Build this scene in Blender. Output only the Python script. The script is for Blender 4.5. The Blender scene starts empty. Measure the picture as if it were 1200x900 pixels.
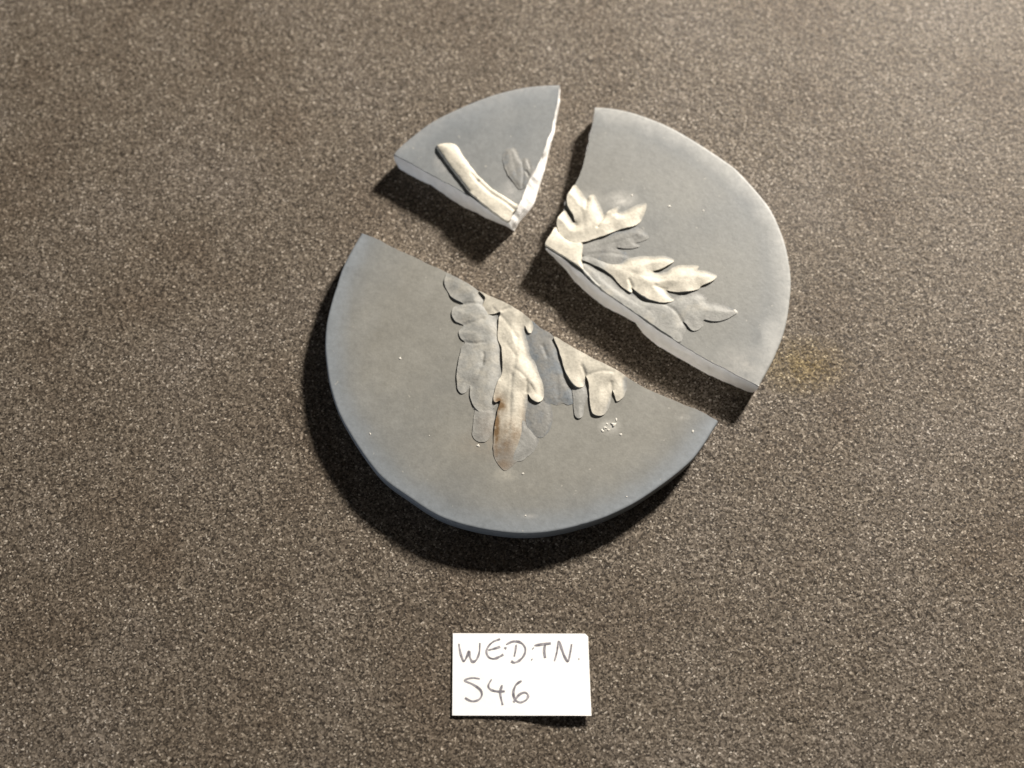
import bpy, math, random
import numpy as np
from mathutils import Vector, Matrix
from mathutils.geometry import delaunay_2d_cdt

scene = bpy.context.scene
C = scene.collection
random.seed(7)

# ------------------------------------------------------------------ camera
D, TILT, HFOV = 0.33, math.radians(20.0), math.radians(50.0)
cam_d = bpy.data.cameras.new('camera')
cam = bpy.data.objects.new('camera', cam_d)
C.objects.link(cam)
cam.location = (0, -D * math.sin(TILT), D * math.cos(TILT))
cam.rotation_euler = (TILT, 0, 0)
cam_d.sensor_width = 36.0
cam_d.angle = HFOV
cam_d.clip_start = 0.01
cam_d.clip_end = 20.0
cam_d.dof.use_dof = True
cam_d.dof.focus_distance = 0.312
cam_d.dof.aperture_fstop = 7.0
scene.camera = cam

# ------------------------------------------------------------------ light
world = bpy.data.worlds.new('World')
scene.world = world
world.use_nodes = True
bg = world.node_tree.nodes['Background']
bg.inputs['Color'].default_value = (1.0, 0.9, 0.8, 1)
bg.inputs['Strength'].default_value = 0.06


def area_lamp(name, loc, target, power, color, shape, sx, sy=None):
    l = bpy.data.lights.new(name, 'AREA')
    l.energy = power
    l.color = color
    l.shape = shape
    l.size = sx
    if sy:
        l.size_y = sy
    o = bpy.data.objects.new(name, l)
    C.objects.link(o)
    o.location = loc
    o.rotation_euler = (Vector(target) - Vector(loc)).to_track_quat('-Z', 'Y').to_euler()
    return o


area_lamp('desk_lamp_light', (0.62, 0.83, 0.60), (0, 0, 0), 43.5, (1.0, 0.93, 0.84), 'DISK', 0.135)
area_lamp('window_light', (-1.25, -0.75, 0.20), (0, 0, 0.0), 4.6, (0.70, 0.82, 1.0), 'RECTANGLE', 0.7, 0.3)

scene.view_settings.view_transform = 'Standard'
scene.view_settings.look = 'None'
scene.view_settings.exposure = 0.0
scene.view_settings.gamma = 1.0
scene.view_settings.use_curve_mapping = False
scene.render.engine = 'CYCLES'

# ------------------------------------------------------------------ helpers
F = 600 / math.tan(HFOV / 2)


def P(pts, z):
    """survey of the photograph: a measured outline brought onto the level plane at height z (metres)"""
    p = np.array(pts, float).reshape(-1, 2)
    x = (p[:, 0] - 600) / F
    y = (450 - p[:, 1]) / F
    ct, st = math.cos(TILT), math.sin(TILT)
    d = np.stack([x, y * ct + st, y * st - ct], 1)
    s = (D * ct - z) / -d[:, 2]
    q = d[:, :2] * s[:, None]
    q[:, 1] -= D * st
    return q


def resample(q, n):
    q = np.asarray(q, float)
    seg = np.hypot(*np.diff(q, axis=0).T)
    s = np.r_[0, np.cumsum(seg)]
    u = np.linspace(0, s[-1], n)
    return np.stack([np.interp(u, s, q[:, 0]), np.interp(u, s, q[:, 1])], 1)


def spline(q, closed=False, k=6):
    """Catmull-Rom through the points"""
    q = np.asarray(q, float)
    n = len(q)
    out = []
    for i in range(n if closed else n - 1):
        if closed:
            a, b, c, d = q[i - 1], q[i], q[(i + 1) % n], q[(i + 2) % n]
        else:
            a, b, c, d = q[max(i - 1, 0)], q[i], q[i + 1], q[min(i + 2, n - 1)]
        for j in range(k):
            t = j / k
            out.append(0.5 * (2 * b + (c - a) * t + (2 * a - 5 * b + 4 * c - d) * t * t + (3 * b - a - 3 * c + d) * t ** 3))
    if not closed:
        out.append(q[-1])
    return np.array(out)


def noise1(n, step, seed):
    r = np.random.RandomState(seed)
    m = max(int(n / step) + 3, 4)
    return np.interp(np.arange(n) / step, np.arange(m), r.uniform(-1, 1, m))


def blur_noise(shape, sigma, seed):
    r = np.random.RandomState(seed)
    f = np.fft.rfft2(r.normal(size=shape))
    ky = np.fft.fftfreq(shape[0])[:, None]
    kx = np.fft.rfftfreq(shape[1])[None, :]
    f *= np.exp(-2 * (math.pi * sigma) ** 2 * (kx ** 2 + ky ** 2))
    g = np.fft.irfft2(f, shape)
    return g / g.std()


def mesh_obj(name, verts, faces, mat, parent=None, smooth=True, attrs=None):
    me = bpy.data.meshes.new(name)
    me.from_pydata([tuple(map(float, v)) for v in verts], [], [tuple(map(int, f)) for f in faces])
    me.materials.append(mat)
    if attrs:
        for k, a in attrs.items():
            at = me.attributes.new(k, 'FLOAT', 'POINT')
            at.data.foreach_set('value', np.asarray(a, np.float32))
    me.polygons.foreach_set('use_smooth', [smooth] * len(me.polygons))
    me.update()
    o = bpy.data.objects.new(name, me)
    C.objects.link(o)
    if parent:
        o.parent = parent
    return o


def thing(name, label, cat, loc, group=None):
    o = bpy.data.objects.new(name, None)
    C.objects.link(o)
    o.location = loc
    o.empty_display_size = 0.01
    o['label'] = label
    o['category'] = cat
    if group:
        o['group'] = group
    return o


# ------------------------------------------------------------------ materials
class NT:
    def __init__(self, name):
        self.m = bpy.data.materials.new(name)
        self.m.use_nodes = True
        self.t = self.m.node_tree
        self.b = self.t.nodes['Principled BSDF']
        self.tc = self.t.nodes.new('ShaderNodeTexCoord')

    def n(self, typ, **kw):
        nd = self.t.nodes.new(typ)
        for k, v in kw.items():
            if k in nd.inputs.keys():
                nd.inputs[k].default_value = v
            else:
                setattr(nd, k, v)
        return nd

    def l(self, a, b):
        self.t.links.new(a, b)

    def noise(self, scale, detail=4, rough=0.55, coord='Object'):
        nd = self.n('ShaderNodeTexNoise', Scale=scale, Detail=detail, Roughness=rough)
        self.l(self.tc.outputs[coord], nd.inputs['Vector'])
        return nd.outputs['Fac']

    def ramp(self, fac, stops):
        r = self.n('ShaderNodeValToRGB')
        e = r.color_ramp.elements
        while len(e) < len(stops):
            e.new(0.5)
        for i, (p, c) in enumerate(stops):
            e[i].position = p
            e[i].color = (*c, 1) if len(c) == 3 else c
        self.l(fac, r.inputs['Fac'])
        return r.outputs['Color']

    def mix(self, fac, a, b, mode='MIX'):
        m = self.n('ShaderNodeMix', data_type='RGBA', blend_type=mode)
        for v, s in ((fac, 0), (a, 6), (b, 7)):
            if hasattr(v, 'is_output'):
                self.l(v, m.inputs[s])
            else:
                m.inputs[s].default_value = v if s == 0 else (*v, 1)
        return m.outputs[2]

    def math(self, op, a, b=0.0, clamp=False):
        m = self.n('ShaderNodeMath', operation=op, use_clamp=clamp)
        for i, v in enumerate((a, b)):
            if hasattr(v, 'is_output'):
                self.l(v, m.inputs[i])
            else:
                m.inputs[i].default_value = v
        return m.outputs[0]

    def attr(self, name):
        return self.n('ShaderNodeAttribute', attribute_name=name).outputs['Fac']

    def blob(self, centre, radii):
        """soft round patch at a place of the surface: 1 in the middle, 0 outside"""
        mp = self.n('ShaderNodeMapping')
        mp.inputs['Location'].default_value = (-centre[0] / radii[0], -centre[1] / radii[1], 0)
        mp.inputs['Scale'].default_value = (1 / radii[0], 1 / radii[1], 0)
        self.l(self.tc.outputs['Object'], mp.inputs['Vector'])
        g = self.n('ShaderNodeVectorMath', operation='LENGTH')
        self.l(mp.outputs['Vector'], g.inputs[0])
        return self.math('SUBTRACT', 1.0, g.outputs['Value'], True)

    def bump(self, h, strength, dist):
        b = self.n('ShaderNodeBump', Strength=strength, Distance=dist)
        self.l(h, b.inputs['Height'])
        self.l(b.outputs['Normal'], self.b.inputs['Normal'])
        return b

    def out(self, color=None, rough=None, spec=None):
        for v, k in ((color, 'Base Color'), (rough, 'Roughness'), (spec, 'Specular IOR Level')):
            if v is None:
                continue
            if hasattr(v, 'is_output'):
                self.l(v, self.b.inputs[k])
            elif k == 'Base Color':
                self.b.inputs[k].default_value = (*v, 1)
            else:
                self.b.inputs[k].default_value = v
        return self.m


def ground_material():
    a = NT('coarse_brown_felt')
    vo = a.n('ShaderNodeTexVoronoi', Scale=2300.0, Randomness=1.0)
    a.l(a.tc.outputs['Object'], vo.inputs['Vector'])
    sep = a.n('ShaderNodeSeparateColor')
    a.l(vo.outputs['Color'], sep.inputs['Color'])
    grain = a.ramp(sep.outputs['Red'], [(0.0, (0.02028, 0.01537, 0.0114)), (0.42, (0.08356, 0.06802, 0.05197)),
                                        (0.82, (0.1596, 0.1342, 0.1068)), (0.955, (0.2321, 0.2008, 0.1633)), (1.0, (0.4416, 0.3999, 0.3456))])
    big = a.ramp(a.noise(24, 4), [(0.3, (0.80, 0.74, 0.68)), (0.5, (0.98, 0.96, 0.93)), (0.7, (1.10, 1.10, 1.12))])
    col = a.mix(1.0, grain, big, 'MULTIPLY')
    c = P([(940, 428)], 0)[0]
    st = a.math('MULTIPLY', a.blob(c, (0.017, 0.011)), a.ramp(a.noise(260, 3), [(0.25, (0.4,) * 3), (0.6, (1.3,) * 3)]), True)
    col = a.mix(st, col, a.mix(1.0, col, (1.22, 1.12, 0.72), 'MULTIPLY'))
    a.bump(a.noise(3300, 2), 0.6, 0.0003)
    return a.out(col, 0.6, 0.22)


def slip_material(smears=(), film=0.8, cen=(0, 0), bare=0.8, rub=0.5, rubc=(0.36, 0.36, 0.345)):
    a = NT('blue_grey_slip')
    blue = a.ramp(a.noise(55, 5), [(0.3, (0.1355, 0.1544, 0.1734)), (0.7, (0.1613, 0.1784, 0.1948))])
    dust = a.ramp(a.noise(70, 5), [(0.3, (0.1788, 0.1748, 0.1555)), (0.7, (0.2162, 0.2122, 0.1904))])
    fm = a.math('MULTIPLY', a.math('MAXIMUM', a.attr('film'), 1 - bare), a.ramp(a.noise(32, 5), [(0.25, (film * .7,) * 3), (0.62, (film * 1.05,) * 3)]), True)
    col = a.mix(fm, blue, dust)
    col = a.mix(1.0, col, a.ramp(a.noise(600, 4), [(0.3, (0.91,) * 3), (0.7, (1.07,) * 3)]), 'MULTIPLY')
    col = a.mix(1.0, col, a.ramp(a.noise(1900, 2), [(0.3, (0.93,) * 3), (0.7, (1.05,) * 3)]), 'MULTIPLY')
    # pale smears of dried dust
    for (px, py, rx, ry, am, c) in smears:
        q = P([(px, py)], T)[0] - cen
        m = a.math('MULTIPLY', a.blob(q, (rx, ry)), a.ramp(a.noise(480, 6, 0.7), [(0.3, (0.1 * am,) * 3), (0.65, (1.8 * am,) * 3)]), True)
        col = a.mix(m, col, c)
    # rubbed paler on the shoulder of the rim, pale dust flecks
    wr = a.math('MULTIPLY', a.attr('wear'), a.ramp(a.noise(420, 5, 0.7), [(0.30, (rub * .25,) * 3), (0.66, (rub,) * 3)]), True)
    col = a.mix(wr, col, rubc)
    fl = a.ramp(a.noise(520, 2), [(0.72, (0, 0, 0)), (0.78, (0.45,) * 3)])
    col = a.mix(fl, col, (0.44, 0.42, 0.37))
    sc = a.n('ShaderNodeTexWave', Scale=60.0, Distortion=9.0, Detail=3.0)
    a.l(a.tc.outputs['Object'], sc.inputs['Vector'])
    a.bump(a.math('ADD', a.noise(900, 4), a.math('MULTIPLY', sc.outputs['Fac'], 0.12)), 0.3, 0.00016)
    rg = a.ramp(a.noise(140, 3), [(0.3, (0.46,) * 3), (0.7, (0.62,) * 3)])
    return a.out(col, rg, 0.4)


def core_material():
    a = NT('white_broken_body')
    col = a.ramp(a.noise(300, 5), [(0.3, (0.76, 0.75, 0.73)), (0.65, (0.87, 0.865, 0.85))])
    a.bump(a.noise(850, 6, 0.65), 0.55, 0.0004)
    return a.out(col, 0.75, 0.25)


def leaf_material():
    a = NT('moulded_leaf_clay')
    n1 = a.noise(230, 5, 0.6)
    t = a.math('ADD', a.attr('tint'), a.math('MULTIPLY', a.math('SUBTRACT', n1, 0.5), 0.75), True)
    col = a.ramp(t, [(0.0, (0.1487, 0.1667, 0.1825)), (0.16, (0.191, 0.1892, 0.1781)), (0.42, (0.2703, 0.2703, 0.2538)), (0.7, (0.3874, 0.365, 0.3116)), (1.0, (0.5226, 0.491, 0.414))])
    spk = a.ramp(a.noise(1100, 3), [(0.3, (0.84,) * 3), (0.6, (1.04,) * 3)])
    col = a.mix(1.0, col, spk, 'MULTIPLY')
    s = a.math('MULTIPLY', a.attr('stain'), a.ramp(a.noise(260, 5, 0.65), [(0.28, (0.3,) * 3), (0.55, (1.25,) * 3)]), True)
    col = a.mix(s, col, (0.15, 0.092, 0.042))
    a.bump(a.noise(1300, 5), 0.4, 0.00022)
    return a.out(col, 0.6, 0.35)


def plain(name, col, rough, bump_scale=None, bump=0.2):
    a = NT(name)
    if bump_scale:
        a.bump(a.noise(bump_scale, 4), bump, 0.0002)
    return a.out(col, rough, 0.3)


M_LEAF = leaf_material()
M_CORE = core_material()
M_FLECK = plain('white_plaster_fleck', (0.56, 0.54, 0.49), 0.8, 1500)
_a = NT('grey_pencil')
M_INK = _a.out(_a.ramp(_a.noise(900, 3), [(0.35, (0.13, 0.125, 0.145)), (0.7, (0.36, 0.35, 0.375))]), 0.6, 0.3)

# ------------------------------------------------------------------ ground
def build_ground():
    st = 0.00036
    xf = np.arange(-0.205, 0.205, st)
    yf = np.arange(-0.135, 0.178, st)
    grow = np.cumsum(0.0006 * 1.22 ** np.arange(30))
    xs = np.r_[(xf[0] - grow)[::-1], xf, xf[-1] + grow]
    ys = np.r_[(yf[0] - grow)[::-1], yf, yf[-1] + grow]
    nx, ny = len(xs), len(ys)
    g = blur_noise((ny, nx), 0.62, 1)
    g3 = blur_noise((ny, nx), 40.0, 3)
    z = 0.00006 * g + 0.00008 * g3 - 0.00022
    z = np.minimum(z, 0.0)
    X, Y = np.meshgrid(xs, ys)
    r = np.random.RandomState(5)
    co = np.stack([X + r.normal(0, 0.00006, X.shape), Y + r.normal(0, 0.00006, X.shape), z], -1).reshape(-1, 3).astype(np.float32)
    i = np.arange(nx * ny).reshape(ny, nx)
    q = np.stack([i[:-1, :-1], i[:-1, 1:], i[1:, 1:], i[1:, :-1]], -1).reshape(-1, 4).astype(np.int32)
    me = bpy.data.meshes.new('ground')
    me.vertices.add(len(co))
    me.vertices.foreach_set('co', co.ravel())
    me.loops.add(q.size)
    me.loops.foreach_set('vertex_index', q.ravel())
    me.polygons.add(len(q))
    me.polygons.foreach_set('loop_start', np.arange(0, q.size, 4, dtype=np.int32))
    me.polygons.foreach_set('use_smooth', np.ones(len(q), bool))
    me.update(calc_edges=True)
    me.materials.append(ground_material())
    o = bpy.data.objects.new('ground', me)
    C.objects.link(o)
    o['kind'] = 'structure'
    o['label'] = 'coarse speckled brown grey felt cloth under the broken disc'
    return o


build_ground()

# ------------------------------------------------------------------ broken disc
T = 0.0072          # thickness of the disc
SLIP = 0.00042      # thickness of the dark surface slip


def fragment(label, segs, mat_args, seed, leaves, flecks=()):
    """segs: (kind, top points, bottom points or None), run clockwise round the top face"""
    step = 0.0005
    top, bot, arc = [], [], []
    for kind, tp, bp in segs:
        q = P(tp, T)
        if kind == 'arc':
            q = spline(q, False, 8)
        L = np.hypot(*np.diff(q, axis=0).T).sum()
        n = int(L / step)
        q = resample(q, n + 1)
        if kind == 'arc':                                 # small nicks along the turned rim
            e = (q - q.mean(0)) / np.hypot(*(q - q.mean(0)).T)[:, None]
            nick = np.clip(noise1(n + 1, 5, seed + 7) - .72, 0, 1) * .0007 + noise1(n + 1, 9, seed + 8) * .00003
            nick[[0, 1, -2, -1]] = 0
            q = q - e * nick[:, None]
        if kind == 'frac':
            nrm = np.gradient(q, axis=0)
            nrm = np.stack([nrm[:, 1], -nrm[:, 0]], 1) / np.hypot(*nrm.T)[:, None]
            w = np.minimum(1, np.minimum(np.arange(n + 1), n - np.arange(n + 1)) / 8)
            q = q + nrm * (w * (noise1(n + 1, 7, seed) * 0.00016 + noise1(n + 1, 2.2, seed + 1) * 0.0001))[:, None]
        b = resample(P(bp, 0.0), n + 1) if bp is not None else q.copy()
        if bp is None and kind == 'frac':                 # meet the measured foot of the neighbouring walls
            si = [x[1] for x in segs].index(tp)
            pv, nx_ = segs[si - 1][2], segs[(si + 1) % len(segs)][2]
            run = np.r_[0, np.cumsum(np.hypot(*np.diff(q, axis=0).T))]
            if pv is not None:
                b = b + (P(pv[-1:], 0.0)[0] - q[0]) * np.exp(-run / .004)[:, None]
            if nx_ is not None:
                b = b + (P(nx_[:1], 0.0)[0] - q[-1]) * np.exp(-(run[-1] - run) / .004)[:, None]
        top.append(q[:-1])
        bot.append(b[:-1])
        arc.append(np.full(n, 1.0 if kind == 'arc' else 0.0))
        seed += 3
    top, bot, arc = np.vstack(top), np.vstack(bot), np.concatenate(arc)
    N = len(top)
    hard = arc > 0.5
    k = np.ones(7) / 7
    w = np.convolve(np.r_[arc[-3:], arc, arc[:3]], k, 'valid')      # arc weight, eased at the corners
    area = 0.5 * np.sum(top[:, 0] * np.roll(top[:, 1], -1) - np.roll(top[:, 0], -1) * top[:, 1])
    tg = np.roll(top, -2, 0) - np.roll(top, 2, 0)
    nin = np.stack([-tg[:, 1], tg[:, 0]], 1) * (1 if area > 0 else -1)
    nin /= np.hypot(*nin.T)[:, None]
    for _ in range(6):
        nin = (np.roll(nin, 1, 0) + nin + np.roll(nin, -1, 0)) / 3
    nin /= np.hypot(*nin.T)[:, None]
    cen = top.mean(0)
    base = Vector((cen[0], cen[1], 0))
    mat = slip_material(cen=cen, **mat_args)
    root = thing('ceramic_fragment', label, 'ceramic fragment', base, 'broken pieces of one round ceramic disc')
    # top face: flat, rounding down over a broad shoulder towards the outer rim
    PD = np.array([0, .00005, .00014, .00028, .0005, .0009])
    PZ = np.array([.0007, .00045, .00027, .00013, .00004, 0])
    ap = top[hard]
    apn = np.vstack([ap, ap[-1:]])
    nxt = np.roll(top, -1, 0)

    def inside(g):
        x, y = g[:, 0][:, None], g[:, 1][:, None]
        cr = ((top[:, 1] > y) != (nxt[:, 1] > y)) & (x < (nxt[:, 0] - top[:, 0]) * (y - top[:, 1]) / (nxt[:, 1] - top[:, 1] + 1e-15) + top[:, 0])
        return cr.sum(1) % 2 == 1
    cand = [ap + nin[hard] * d for d in PD[1:]]
    gx, gy = np.meshgrid(np.arange(top[:, 0].min(), top[:, 0].max(), .004), np.arange(top[:, 1].min(), top[:, 1].max(), .004))
    gr = np.stack([gx.ravel(), gy.ravel()], 1)
    gr = gr[seg_dist(gr, top, nxt) > .0045]
    cand = np.vstack(cand + [gr])
    cand = cand[inside(cand)]
    fr_i = np.where(~hard)[0]
    cand = cand[seg_dist(cand, top[fr_i], nxt[fr_i]) > .0003]
    rv, _, rf, ov, _, _ = delaunay_2d_cdt([Vector(q) for q in np.vstack([top, cand])], [(i, (i + 1) % N) for i in range(N)], [], 1, 1e-8)
    t2 = np.array([(v.x, v.y) for v in rv])
    darc = seg_dist(t2, apn[:-1], apn[1:])
    tz = T - np.interp(darc, PD, PZ)
    where = {o: i for i, ol_ in enumerate(ov) for o in ol_ if o < N}
    ztop = np.array([tz[where[i]] for i in range(N)])
    V = [np.c_[t2 - cen, tz]]
    wear = [np.interp(darc, [0, .0008, .0018, .0032], [.9, 1, .4, 0])]
    film = [np.interp(darc, [0, .002, .009, .02], [0, .25, .8, 1])]
    nt = len(t2)
    rings = [np.array([where[i] for i in range(N)])]
    # walls: slip skin, then the white broken body; the rim keeps its skin down to the foot
    rimw = [(0, T - .0018), (0, .0030), (.0001, .0012), (.0006, .00035), (.0012, -.0004)]
    fraw = [1.0, .70, .45, .2, 0.0]
    for r, ((ia, za), zf) in enumerate(zip(rimw, fraw)):
        A = top + nin * ia
        u = 1 - zf
        B = top + (bot - top) * u
        amp = 0.0005 * math.sin(math.pi * min(u, 0.9))
        B = B + nin * (amp * (noise1(N, 9, seed + r) + 0.6 * noise1(N, 3, seed + 20 + r)))[:, None]
        zb = (ztop - SLIP * (1 + .25 * noise1(N, 6, seed + 40))) * zf - .0004 * u
        V.append(np.c_[A * w[:, None] + B * (1 - w[:, None]) - cen, za * w + zb * (1 - w)])
        wear.append(w * [.6, .2, 0, 0, 0][r])
        film.append(np.zeros(N))
        rings.append(nt + r * N + np.arange(N))
    V = np.vstack(V)
    wear, film = np.concatenate(wear), np.concatenate(film)
    slip_f = [list(f) for f in rf]
    core_f = [list(rings[-1][::-1]) if area > 0 else list(rings[-1])]
    for r in range(len(rings) - 1):
        for i in range(N):
            j = (i + 1) % N
            f = [rings[r][j], rings[r][i], rings[r + 1][i], rings[r + 1][j]]
            if area < 0:
                f = f[::-1]
            (slip_f if (r < 1 or (hard[i] and w[i] > .3)) else core_f).append(f)

    def sub(faces):
        ids = sorted({v for f in faces for v in f})
        mp = {v: i for i, v in enumerate(ids)}
        return V[ids], [[mp[v] for v in f] for f in faces], wear[ids], film[ids]
    for nm, fs, mt in (('core', core_f, M_CORE), ('slip_surface', slip_f, mat)):
        vv, ff, ww, fm = sub(fs)
        o = mesh_obj(nm, vv, ff, mt, root, True, {'wear': ww, 'film': fm})
        # crisp arrises where the face turns sharply
        me = o.data
        me.set_sharp_from_angle(angle=math.radians(38))
    edge = top[~hard] - cen
    for lf in leaves:
        leaf(root, cen, edge, **lf)
    for (px, py, size) in flecks:
        fleck(root, P([(px, py)], T)[0] - cen, size)
    return root


def seg_dist(p, a, b, val=None):
    """distance from points p (n,2) to segments a-b (m,2); with val also a distance-weighted mean of val over the segments"""
    out = np.full(len(p), 9.0)
    num, den = np.zeros(len(p)), np.full(len(p), 1e-30)
    for i in range(len(a)):
        d = b[i] - a[i]
        L2 = max(d @ d, 1e-16)
        t = np.clip(((p - a[i]) @ d) / L2, 0, 1)
        dd = np.hypot(*(p - a[i] - t[:, None] * d).T)
        out = np.minimum(out, dd)
        if val is not None:
            k = 1 / (dd + 2e-5) ** 4
            num += k * val[i]
            den += k
    return out if val is None else (out, num / den)


def leaf(root, cen, edge, pts, h=0.0009, tint=0.8, z0=0.0, width=0.0022, grooves=(), stain=(), name='leaf', lift=None, fade=None, rise=0.55, even=False):
    ol = P(pts, T) - cen
    ol = spline(ol, True, 5)
    ol = resample(np.vstack([ol, ol[:1]]), int(np.hypot(*np.diff(np.vstack([ol, ol[:1]]), axis=0).T).sum() / 0.0003))[:-1]
    n = len(ol)
    rs = np.random.RandomState(n)
    ol = ol + np.stack([noise1(n, 4, n), noise1(n, 4, n + 1)], 1) * 0.00009
    if len(edge):
        d2 = np.sqrt(((ol[:, None] - edge[None]) ** 2).sum(-1)).min(1)
        cut = d2 < 0.0010
    else:
        cut = np.zeros(n, bool)
    lo, hi = ol.min(0), ol.max(0)
    sp = 0.00038
    gx, gy = np.meshgrid(np.arange(lo[0], hi[0], sp), np.arange(lo[1], hi[1], sp * .87))
    gx[1::2] += sp / 2
    g = np.stack([gx.ravel(), gy.ravel()], 1) + rs.uniform(-.1, .1, (gx.size, 2)) * sp
    nxt = np.roll(ol, -1, 0)
    x, y = g[:, 0][:, None], g[:, 1][:, None]
    cr = ((ol[:, 1] > y) != (nxt[:, 1] > y)) & (x < (nxt[:, 0] - ol[:, 0]) * (y - ol[:, 1]) / (nxt[:, 1] - ol[:, 1] + 1e-15) + ol[:, 0])
    g = g[cr.sum(1) % 2 == 1]
    db = seg_dist(g, ol, nxt)
    g = g[db > sp * .55]
    allp = np.vstack([ol, g])
    rv, re, rf, ov, _, _ = delaunay_2d_cdt([Vector(p) for p in allp], [(i, (i + 1) % n) for i in range(n)], [], 1, 1e-7)
    p2 = np.array([(v.x, v.y) for v in rv])
    orig = [o[0] if len(o) else -1 for o in ov]
    keep = ~(cut & np.roll(cut, -1))
    # light shaped into the relief: borders facing the lamp run thin, others stay steep
    tg = nxt - ol
    a2 = 0.5 * np.sum(ol[:, 0] * nxt[:, 1] - nxt[:, 0] * ol[:, 1])
    no = np.stack([tg[:, 1], -tg[:, 0]], 1) * (1 if a2 > 0 else -1)
    no /= np.hypot(*no.T)[:, None] + 1e-12
    face = no @ np.array([0.62, 0.78])
    ris = np.clip(rise * (0.66 - 0.72 * face), 0.14 if tint > .8 else 0.04, 0.8)
    if not even:
        ris = ris * np.clip(0.85 + 0.45 * noise1(n, 11, n + 5), 0.25, 1.2)
    for _ in range(4):
        ris = (np.roll(ris, 1) + ris + np.roll(ris, -1)) / 3
    d, rise = seg_dist(p2, ol[keep], nxt[keep], ris[keep])
    u = np.clip(d / width, 0, 1)
    dome = rise + (1 - rise) * (np.sqrt(1 - (1 - u) ** 2) if even else u * u * (3 - 2 * u))
    z = h * dome
    # gentle unevenness of hand moulded clay
    wob = np.zeros(len(p2))
    for k in range(14):
        a, f = rs.uniform(0, 2 * math.pi), rs.uniform(350, 1500)
        wob += np.sin((p2[:, 0] * math.cos(a) + p2[:, 1] * math.sin(a)) * f + rs.uniform(0, 6)) * (500 / f)
    z = z + h * 0.05 * wob * (0.4 + 0.6 * u)
    for gr, depth, sg in grooves:
        q = spline(P(gr, T) - cen, False, 5)
        dg = seg_dist(p2, q[:-1], q[1:])
        z = z - depth * np.exp(-(dg / sg) ** 2)
    if lift is not None:                                   # (direction end, start, amount): the relief sinks towards one end
        a, b, amt = lift
        A, B = P([a], T)[0] - cen, P([b], T)[0] - cen
        s = np.clip(((p2 - A) @ (B - A)) / ((B - A) @ (B - A)), 0, 1)
        z = z * (1 - amt * s)
    z = np.maximum(z, 0.00002)
    tn = 0.12 + (tint - 0.12) * np.clip((dome - .02) / .32, 0, 1) ** .7
    if fade is not None:
        a, b, amt = fade
        A, B = P([a], T)[0] - cen, P([b], T)[0] - cen
        s = np.clip(((p2 - A) @ (B - A)) / ((B - A) @ (B - A)), 0, 1)
        tn = tn - amt * s * s * (3 - 2 * s)
    stn = np.zeros(len(p2))
    for (px, py, rx, ry, am) in stain:
        c0 = P([(px, py)], T)[0] - cen
        stn = np.maximum(stn, am * np.exp(-(((p2[:, 0] - c0[0]) / rx) ** 2 + ((p2[:, 1] - c0[1]) / ry) ** 2)))
    V = [(*p, T + z0 + zz) for p, zz in zip(p2, z)]
    Fc = [tuple(f) for f in rf]
    # skirt down into the disc
    m = {o: i for i, o in enumerate(orig) if 0 <= o < n}
    ids = [m[i] for i in range(n) if i in m]
    k0 = len(V)
    for i in ids:
        V.append((V[i][0], V[i][1], T - 0.0002))
    for a in range(len(ids)):
        b = (a + 1) % len(ids)
        f = (ids[a], k0 + a, k0 + b, ids[b])
        Fc.append(f if a2 > 0 else f[::-1])
    tn = np.r_[tn, tn[ids]]
    stn = np.r_[stn, stn[ids]]
    o = mesh_obj(name, V, Fc, M_LEAF, root, True, {'tint': tn, 'stain': stn})
    o.data.set_sharp_from_angle(angle=math.radians(55))
    return o


def fleck(root, c, size):
    V, Fc = [], []
    k = 8
    ph = random.random() * 6
    rr = [random.uniform(.35, 1.35) for _ in range(k)]
    for zz, s in ((-.15, 1.0), (.35, .85), (.6, .4)):
        for i in range(k):
            a = ph + i / k * 2 * math.pi
            V.append((c[0] + math.cos(a) * size * s * rr[i] * .5, c[1] + math.sin(a) * size * s * rr[i] * .5, T + zz * size * .22))
    for r in range(2):
        for i in range(k):
            j = (i + 1) % k
            Fc.append((r * k + i, r * k + j, (r + 1) * k + j, (r + 1) * k + i))
    Fc.append(tuple(range(2 * k, 3 * k)))
    mesh_obj('plaster_fleck', V, Fc, M_FLECK, root, True)


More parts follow.
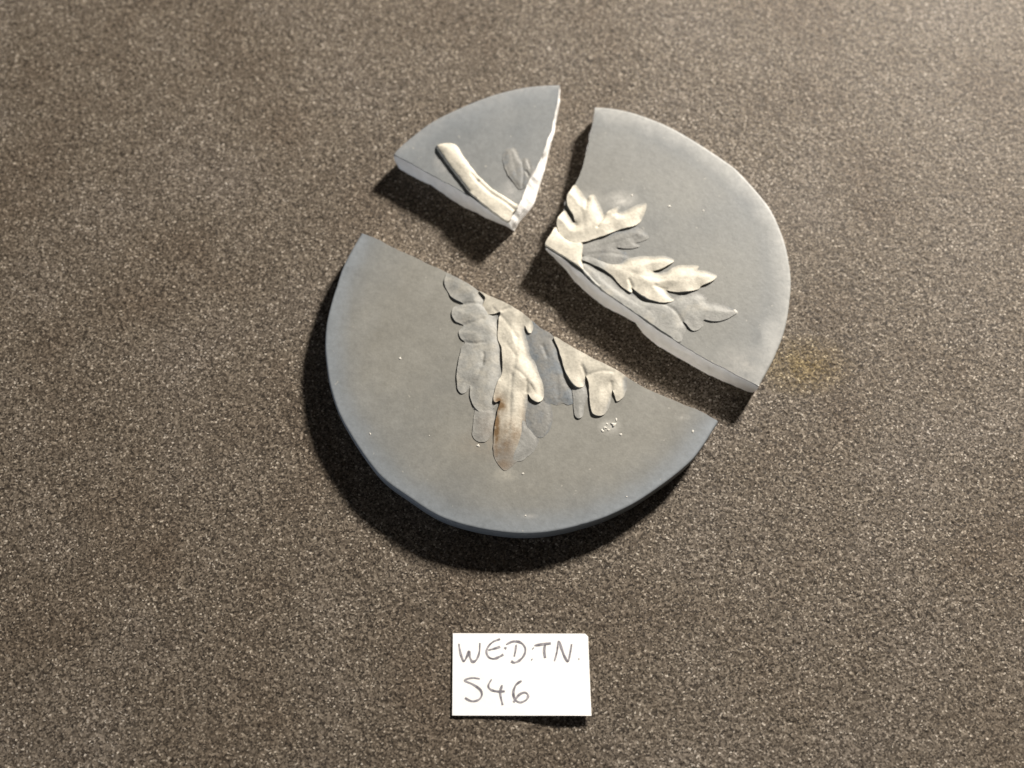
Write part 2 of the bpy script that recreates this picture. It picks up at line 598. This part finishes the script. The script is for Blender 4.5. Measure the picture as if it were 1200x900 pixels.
# --- the largest piece, a little over half of the disc
big_edge = [(423.5, 273), (446, 282), (466, 292.5), (488, 303), (510, 313), (526, 321), (546, 332), (560, 341.5), (576, 349), (596, 358), (607, 365), (621.3, 376),
            (646.7, 393), (670.7, 408), (700, 424), (727, 437.5), (758.7, 456), (790, 469), (816, 480), (842, 493.5)]
big_arc = [(842, 493.5), (822, 525), (805, 545), (775, 569), (740, 592), (700, 610), (655, 622), (620, 626), (585, 624), (548, 617), (513, 605), (478, 583), (447, 560),
           (424, 531), (404, 499), (394, 478), (386, 451), (382, 425), (380.5, 405), (382, 381), (387, 358), (393, 338), (400, 317), (410, 296), (423.5, 273)]
big_leaves = [
    # pale grey lobes of the leaf beside the cream one, lying lowest
    dict(pts=[(557, 478), (566, 476), (580, 480), (580, 500), (572, 515), (564, 518.5), (557.3, 516), (553.5, 509), (554.5, 498)], h=.00034, tint=.36, rise=.4, stain=[(570, 500, .003, .005, .25)]),
    dict(pts=[(525.5, 321.5), (522.3, 324.4), (520.8, 331.7), (523.7, 340.3), (530.2, 349), (537.4, 353.3), (543, 356.5), (534.5, 358.5), (531, 362), (529.5, 369.2), (532.4, 375.7), (538.9, 379.3),
              (543.5, 381.5), (539.5, 385.5), (537.6, 390.9), (540.5, 397), (545, 401.5), (541, 407), (539.4, 414), (536.7, 425.6), (535.3, 440), (535.6, 450), (537, 457.5), (541.3, 461.3), (547, 458.5),
              (551, 452), (551, 464), (554.7, 475), (561, 482), (572, 484), (584, 470), (588, 440), (590, 410), (587, 380), (578, 360), (562.5, 343.5), (546, 332.3)],
         h=.0008, tint=.47, rise=.42, width=.0042, grooves=[([(567, 415), (566, 428)], .00025, .0004), ([(545, 401), (556, 403), (568, 402)], .00018, .0004), ([(543, 381), (556, 378), (566, 374)], .00015, .0005), ([(552, 452), (560, 440), (565, 425)], .00025, .0006), ([(543, 356.5), (555, 356), (566, 358)], .0002, .0005)]),
    # smooth grey leaf back between the two cream leaves
    dict(pts=[(620, 375.5), (634, 385), (648, 394.5), (656, 418), (664, 444), (674, 460), (673, 471), (666, 474.5), (660, 472.5), (654, 475), (646.7, 473), (638, 470), (626, 430), (616, 395)],
         h=.00024, tint=.09, rise=.4, grooves=[([(636, 405), (641, 418)], .0002, .0005), ([(652, 440), (654, 468)], .0001, .0006)]),
    dict(pts=[(619, 466), (632, 468), (643, 470), (646.5, 478), (647.7, 490), (646, 500), (641, 508), (634, 513), (627, 511), (618, 502), (615, 480)], h=.00022, tint=.15, rise=.35),
    dict(pts=[(610, 490), (619, 497), (627, 506), (631, 515), (628, 526), (619, 535), (608, 541), (598, 535)], h=.00028, tint=.32, rise=.35),
    dict(pts=[(671, 455), (671.5, 466), (672, 478), (673.8, 487), (678, 490.3), (682.8, 487.6), (685.5, 474), (690, 460), (686, 450), (678, 447)], h=.0004, tint=.36),
    # cream leaf with the brown stained tip
    dict(pts=[(562, 342.5), (568.3, 348.5), (567, 354.8), (563.4, 363.5), (567.8, 367.8), (577.9, 368.5), (586.5, 366.5), (584.8, 374), (583.7, 385), (583.2, 396.7), (586.2, 404.5), (588.2, 411), (588.7, 425.6),
              (588.8, 437.2), (583.4, 447.3), (579.8, 458.9), (578, 469), (581, 472.5), (586.5, 470.5), (583.4, 481), (579.8, 499), (578.4, 516.7), (578.4, 531), (581.5, 541), (587.5, 548.4), (592.5, 551.5), (602, 544),
              (611, 534), (616.7, 516.7), (617.6, 495), (618, 473.3), (618.4, 462), (622.4, 467.6), (629.7, 472), (635.6, 469), (637.6, 461.8), (636.9, 450.2), (632.6, 437.2), (625.3, 421.3), (618.7, 402.7),
              (615, 389), (615.5, 382), (618.5, 390), (623, 390), (623.5, 377.5), (607, 365), (596, 358), (576, 349)],
         h=.00115, tint=.96, width=.0050, grooves=[([(606, 395), (604, 420), (600, 440)], .00018, .0007), ([(617, 460), (617, 448)], .0003, .0005), ([(588, 365), (596, 362)], .00025, .0005), ([(600, 440), (598, 470), (597, 500), (593, 535)], .00013, .0004), ([(604, 418), (593, 402)], .00009, .0004), ([(600, 442), (587, 462)], .00014, .0004), ([(602, 432), (616, 444), (629, 463)], .00016, .0005), ([(597, 500), (586, 518)], .00012, .0004), ([(605, 395), (592, 376), (578, 362)], .00014, .0005)],
         lift=((598, 475), (592, 550), .88), fade=((597, 490), (593, 545), .72),
         stain=[(586, 476, .0020, .0034, 1.0), (582, 500, .0011, .010, 1.0), (600, 508, .0042, .0045, .6), (590, 520, .0042, .006, .6), (584, 470, .0018, .0012, 1.0), (613, 500, .0016, .008, .45), (590, 545, .003, .003, .5)]),
    dict(pts=[(649.5, 395.5), (654.7, 410.3), (659, 424.8), (663.3, 437.8), (669, 447.9), (676.3, 454.5), (682.6, 454), (685.4, 448.5), (686, 441), (689.3, 449.3), (690.2, 460.9), (691.3, 475.3), (694, 484),
              (700.9, 487.6), (708, 486.2), (712.4, 479.7), (715.7, 469.5), (717.3, 457.6), (719.6, 463), (722.6, 470.5), (729.4, 466.7), (733.5, 458.5), (734.5, 448), (731.5, 440), (715, 431.3), (700, 424), (670.7, 408)],
         h=.0011, tint=.95, width=.0050, grooves=[([(690, 440), (704, 436), (718, 437)], .00015, .0004), ([(686, 441), (682, 430)], .0003, .0005), ([(717, 457), (716, 449)], .0003, .0005)],
         lift=((712, 440), (736, 452), .5), fade=((722, 445), (735, 455), .3)),
]
flk = [(719, 497.5, .0022), (722, 492, .0011), (709, 501, .0013), (711, 497, .0010), (706, 505, .0012), (713, 503.5, .0008), (727.5, 509, .0009), (560, 522, .0010), (556, 478, .0009), (559, 482, .0007), (619, 455.5, .0009),
       (613, 555, .0011), (469, 420, .0009), (433.5, 508, .0008), (503, 510.5, .0007), (812, 505, .0010), (734, 582, .0007),
       (616, 604, .0006), (615, 527, .0007)]
fragment('largest dark grey disc fragment with a brown stained cream leaf in relief', [('frac', big_edge, None), ('arc', big_arc, None)],
         dict(film=1.1, bare=.85, rub=.75, rubc=(.25, .275, .30), smears=[(800, 489, .003, .0012, .45, (.40, .39, .36)), (715, 500, .004, .003, .5, (.5, .49, .45)), (593, 556, .004, .0025, .4, (.42, .40, .34)), (620, 605, .003, .001, .35, (.42, .41, .38)), (570, 520, .012, .006, .3, (.24, .2, .15))]), 10, big_leaves, flk)

# --- the piece with the spreading leaves
rt_arc = [(697, 125), (720, 127), (746, 133), (780, 146), (812, 163.5), (848, 187), (868, 203), (900, 240), (913, 265), (922, 292), (927, 325), (926, 350), (922, 377), (916, 398), (906, 422), (889.5, 452.5)]
rt_low = [(889.5, 452.5), (854.7, 434.5), (825.3, 419.3), (796, 402), (769.3, 384.7), (748, 370), (726.7, 355.3), (705.3, 340.7), (682.7, 320.7), (660, 303.3), (639, 289)]
rt_low_b = [(882, 461.5), (849.3, 447.5), (820, 433), (793.3, 418), (769.3, 403.5), (753.3, 390), (745.3, 378.5), (726.7, 367.8), (708, 359), (692, 346.5), (673.3, 330), (662.7, 315), (641, 293)]
rt_left = [(639, 289), (640, 284), (652, 267), (654, 255.3), (661.5, 246), (663.5, 233), (673.3, 217), (679.2, 206), (685.3, 187.3), (690.7, 163.3), (695.5, 142), (697, 125)]
rt_leaves = [
    dict(pts=[(682, 287), (700, 281), (722, 272), (745, 266), (757, 272), (760, 279), (752, 283), (745, 285), (750, 288.5), (742, 291.5), (730, 291.5), (722, 291), (735, 297), (738, 305), (720, 312), (700, 308), (684, 300)],
         h=.00040, tint=.22, width=.0032, grooves=[([(690, 293), (715, 286), (745, 277)], .00012, .0006), ([(690, 298), (712, 297), (730, 299)], .00012, .0005)]),
    dict(pts=[(683, 310), (694, 312), (712, 323), (730, 338), (752, 348), (775, 350), (800, 346), (815, 342), (828, 348), (828.2, 353), (840.5, 354.8), (853.9, 359.7), (865, 364.6), (857.6, 371), (845.3, 376.2), (835.6, 376.8), (825, 375),
              (824, 382), (816, 387.8), (810, 386.6), (803, 379), (800, 377), (804.5, 385), (801.5, 392), (796, 401), (783, 393), (769.3, 384.2), (748, 369.5), (726.7, 354.8), (705.3, 340.2), (692, 328)],
         h=.00055, tint=.40, width=.0036, grooves=[([(800, 378), (790, 364), (775, 355)], .00018, .0005), ([(704, 326), (730, 346), (760, 364)], .0001, .0006)]),
    dict(pts=[(681, 304), (686, 306.7), (694.5, 310.3), (709, 317.7), (719, 325), (725, 332.4), (733.6, 340.3), (740.5, 343.5), (739.8, 337), (744, 341), (750, 345.8), (759.8, 351.3), (772, 354.8), (785.5, 354.8), (790, 351), (786, 346),
              (780, 340), (789, 342.3), (806.2, 342.3), (818, 339.5), (821.5, 335.8), (828.2, 333), (835.6, 329), (840, 323.6), (834.4, 320.4), (825.8, 317.5), (817.5, 316.8), (818.5, 312), (801.3, 310.8), (790.3, 313), (782, 318.5), (772, 320),
              (765, 318.2), (774.4, 315.7), (785.5, 310.2), (789.5, 306), (785.5, 302.2), (774.4, 299.8), (761, 300.5), (750.7, 300.2), (738.5, 303), (725, 306), (706.7, 302), (690, 297)],
         h=.0011, tint=.95, width=.0050, grooves=[([(690, 303), (715, 312), (745, 322), (775, 328), (815, 327)], .00012, .0007), ([(741, 338), (737, 329)], .0003, .0005), ([(780, 340), (768, 336)], .0003, .0006)],
         fade=((742, 322), (688, 302), .62), lift=((745, 322), (690, 302), .3)),
    dict(pts=[(638.7, 287), (644, 278), (651, 267), (657, 275), (668.7, 283), (682, 283.5), (682.5, 296), (682, 305.3), (684.5, 317), (679.3, 313.3), (667.3, 305.3), (654, 297.3), (643, 290.7)], h=.0010, tint=1.0, width=.003, name='stem', even=True, rise=.6),
    dict(pts=[(673.8, 217), (680.7, 224), (687.3, 234), (691.3, 230), (696, 228.7), (700, 234.7), (705, 244), (708, 252), (713, 248), (718, 245.3), (727.3, 241.3), (727, 248), (736.7, 245), (747.3, 240), (757.5, 238.5), (755.3, 249.3), (750, 261),
              (739.3, 266.7), (723.3, 270.7), (710, 276), (694, 281.5), (683.3, 284.5), (670, 285), (659.3, 279.7), (653.5, 269.3), (652.8, 258.7), (657.5, 251.3), (662, 247), (667, 253.5), (673.5, 261.5), (671, 252), (665.3, 242.7), (664.5, 232), (668.7, 224)],
         h=.0012, tint=1.0, width=.0050, grooves=[([(708, 251), (705, 258), (700, 267)], .0005, .0004), ([(673.5, 261.5), (675, 264)], .0003, .0005), ([(688, 234), (686, 246)], .0003, .0005), ([(727, 248), (720, 252)], .0003, .0005), ([(685, 275), (682, 250), (676, 228)], .00012, .0007)]),
    dict(pts=[(683, 313), (688, 318), (697, 327), (706, 337), (717, 346), (716, 348), (703, 338.5), (692, 328), (684, 319)], h=.0009, tint=.45, width=.0008, name='thin_stem'),
]
fragment('grey disc fragment with two spreading cream leaves along its broken corner', [('arc', rt_arc, None), ('frac', rt_low, rt_low_b), ('frac', rt_left, None)],
         dict(film=.8, bare=.35, rub=.85, smears=[(728, 234, .006, .004, .7, (.42, .41, .38)), (870, 430, .010, .009, .45, (.36, .35, .325)), (905, 400, .004, .012, .5, (.40, .40, .385)), (690, 235, .006, .004, .4, (.40, .39, .36))]), 60, rt_leaves, [(784, 242, .0010), (862, 365, .0014), (740, 229, .0008), (824, 247, .0007)])

# --- the smallest piece, with the stalk
sm_arc = [(461, 180), (469, 171.5), (486.7, 156.7), (506.7, 142.2), (533.3, 128.6), (560, 117.4), (584.4, 109), (613.3, 102.3), (635.6, 99.8), (656, 99)]
sm_right = [(656, 99), (653.3, 120), (646.7, 151), (637.8, 175.6), (628.9, 195.6), (621, 209), (611, 233), (596, 260.5)]
sm_right_b = [(657, 104), (655, 122), (648, 158), (639.5, 195.6), (630.5, 224), (626, 239), (615, 253), (609, 260), (603, 271)]
sm_left = [(596, 260.5), (582, 252), (557.8, 234.4), (529, 216.7), (495.6, 199.5), (461, 180)]
sm_left_b = [(603, 271), (593, 265), (569, 255), (557, 248.5), (546.7, 244.6), (529, 233.5), (505, 217), (485, 207), (469, 198), (462, 191)]
sm_leaves = [
    dict(pts=[(591, 176), (600, 172), (607, 178), (611, 187), (614.5, 184), (620, 186), (624.5, 192), (626.5, 198), (621, 208.5), (616, 219), (609, 222), (601, 213), (594, 203), (589, 189)],
         h=.00032, tint=.17, rise=.42, width=.0018, grooves=[([(611, 187), (613.5, 203), (612, 218)], .0002, .0004), ([(619, 189), (621.5, 197)], .0004, .0003), ([(616.5, 201), (619.5, 206.5)], .0004, .0003), ([(599, 178), (606, 208)], .00008, .0005)]),
    dict(pts=[(511.6, 171.7), (518.8, 184.7), (529, 199), (540.5, 213.6), (551, 227), (562, 236.7), (572.2, 245.6), (582, 253), (595.5, 261.2), (601, 251), (607, 242), (594, 232.4), (578, 222.3), (565, 210.7), (553.5, 197.7),
              (544.8, 186), (535.5, 171.5), (524.6, 168.3)], h=.0014, tint=.97, width=.0030, name='stalk', even=True, rise=.32, grooves=[([(560, 214), (575, 228), (590, 238), (603, 247.5)], .0004, .0006), ([(553, 206), (560, 214)], .0003, .0005)]),
]
fragment('smallest wedge of grey disc carrying a curved cream stalk', [('arc', sm_arc, None), ('frac', sm_right, sm_right_b), ('frac', sm_left, sm_left_b)],
         dict(film=.5, bare=.7, rub=.4, smears=[(520, 190, .004, .005, .5, (.36, .35, .33)), (621, 205, .003, .0035, .9, (.48, .45, .43)), (600, 225, .005, .005, .5, (.36, .355, .34))]), 120, sm_leaves)


# ------------------------------------------------------------------ paper tag
def build_tag():
    z0 = 0.0012
    c4 = P([(530.5, 741.5), (689.5, 742), (693, 838.8), (529.8, 838.2)], z0)
    cen = c4.mean(0)
    root = thing('paper_tag', 'small white paper tag with handwritten pencil lettering', 'tag', (cen[0], cen[1], 0))

    def uv_of(q):                                         # inverse bilinear, two fixed-point passes suffice for so square a card
        u = np.full(len(q), .5)
        v = np.full(len(q), .5)
        for _ in range(12):
            p = c4[0] * ((1 - u) * (1 - v))[:, None] + c4[1] * (u * (1 - v))[:, None] + c4[2] * (u * v)[:, None] + c4[3] * ((1 - u) * v)[:, None]
            e = q - p
            ex, ey = (c4[1] - c4[0]), (c4[3] - c4[0])
            det = ex[0] * ey[1] - ex[1] * ey[0]
            u = u + (e[:, 0] * ey[1] - e[:, 1] * ey[0]) / det
            v = v + (ex[0] * e[:, 1] - ex[1] * e[:, 0]) / det
        return u, v

    def curl(u, v):                                       # the lower edge lifts, most of all near the right corner
        return 0.00006 + 0.0015 * np.clip(v - .35, 0, 1) ** 1.6 * np.exp(-((u - .86) / .30) ** 2) * 1.9 + 0.0001 * v

    nu, nv = 44, 28
    U, Vv = np.meshgrid(np.linspace(0, 1, nu), np.linspace(0, 1, nv))
    u, v = U.ravel(), Vv.ravel()
    # one clipped upper right corner
    cut = (u > .985) & (v < .02)
    p = c4[0] * ((1 - u) * (1 - v))[:, None] + c4[1] * (u * (1 - v))[:, None] + c4[2] * (u * v)[:, None] + c4[3] * ((1 - u) * v)[:, None] - cen
    p[cut] += (-.0004, -.0004)
    z = curl(u, v)
    top = np.c_[p, z + .00022]
    bot = np.c_[p, z]
    V = np.vstack([top, bot])
    n = nu * nv
    i = np.arange(n).reshape(nv, nu)
    Fc = []
    for a in range(nv - 1):
        for b in range(nu - 1):
            q = (i[a, b], i[a + 1, b], i[a + 1, b + 1], i[a, b + 1])
            Fc.append(q)
            Fc.append(tuple(n + k for k in q[::-1]))
    ring = list(i[0, :]) + list(i[1:, -1]) + list(i[-1, -2::-1]) + list(i[-2:0:-1, 0])
    for a in range(len(ring)):
        b = (a + 1) % len(ring)
        Fc.append((ring[a], ring[b], n + ring[b], n + ring[a]))
    a = NT('white_card')
    a.bump(a.noise(700, 4), 0.15, 0.0002)
    paper = a.out(a.ramp(a.noise(120, 4), [(0.3, (0.84, 0.835, 0.825)), (0.7, (0.88, 0.875, 0.865))]), 0.8, 0.2)
    o = mesh_obj('card', V, Fc, paper, root, True)
    o.data.set_sharp_from_angle(angle=math.radians(40))
    k, ox, oy = 5.4545, 500, 720
    letters = [
        [[(205, 185), (211, 225), (222, 268), (237, 297), (254, 272), (270, 235), (276, 270), (292, 300), (318, 287), (336, 240), (340, 180)]],
        [[(470, 155), (425, 172), (392, 205), (382, 240), (398, 272), (428, 281), (460, 271), (490, 254)], [(393, 226), (432, 216), (470, 204)]],
        [[(508, 190), (555, 170), (602, 178), (630, 212), (624, 256), (596, 290), (562, 306), (540, 296)], [(573, 190), (568, 228), (560, 266)], [(495, 209), (510, 216)]],
        [[(678, 212), (683, 217)]], [[(670, 284), (676, 288)]],
        [[(690, 196), (740, 189), (795, 182)], [(757, 190), (752, 232), (758, 276)]],
        [[(818, 296), (834, 235), (845, 170), (864, 218), (884, 270), (905, 297), (918, 245), (928, 188)]],
        [[(971, 282), (977, 284)]],
        [[(340, 410), (290, 404), (242, 420), (296, 446), (342, 480), (352, 515), (330, 545), (286, 553), (244, 532)]],
        [[(415, 413), (394, 452), (408, 478), (452, 491), (500, 490)], [(482, 450), (470, 498), (478, 545), (486, 578)]],
        [[(608, 423), (572, 448), (554, 497), (566, 543), (598, 561), (636, 546), (649, 516), (626, 498), (590, 514), (556, 560)]],
    ]
    rs = np.random.RandomState(3)
    for li, strokes in enumerate(letters):
        V, Fc = [], []
        for s in strokes:
            q = P([(ox + x / k, oy + y / k) for x, y in s], z0)
            q = spline(q, False, 7)
            tg = np.gradient(q, axis=0)
            nr = np.stack([-tg[:, 1], tg[:, 0]], 1)
            nr /= np.hypot(*nr.T)[:, None] + 1e-12
            wd = (0.00029 + 0.0001 * noise1(len(q), 4, li * 7 + len(s))) * np.where(np.arange(len(q)) < 2, .7, 1)
            b0 = len(V)
            for side in (-1, 1):
                e = q + nr * (wd * side)[:, None]
                uu, vv = uv_of(e)
                zz = curl(uu, vv) + .00022 + .00005
                V += [(x - cen[0], y - cen[1], z) for (x, y), z in zip(e, zz)]
            m = len(q)
            Fc += [(b0 + j, b0 + j + 1, b0 + m + j + 1, b0 + m + j) for j in range(m - 1)]
        mesh_obj('letter', V, Fc, M_INK, root, False)


build_tag()
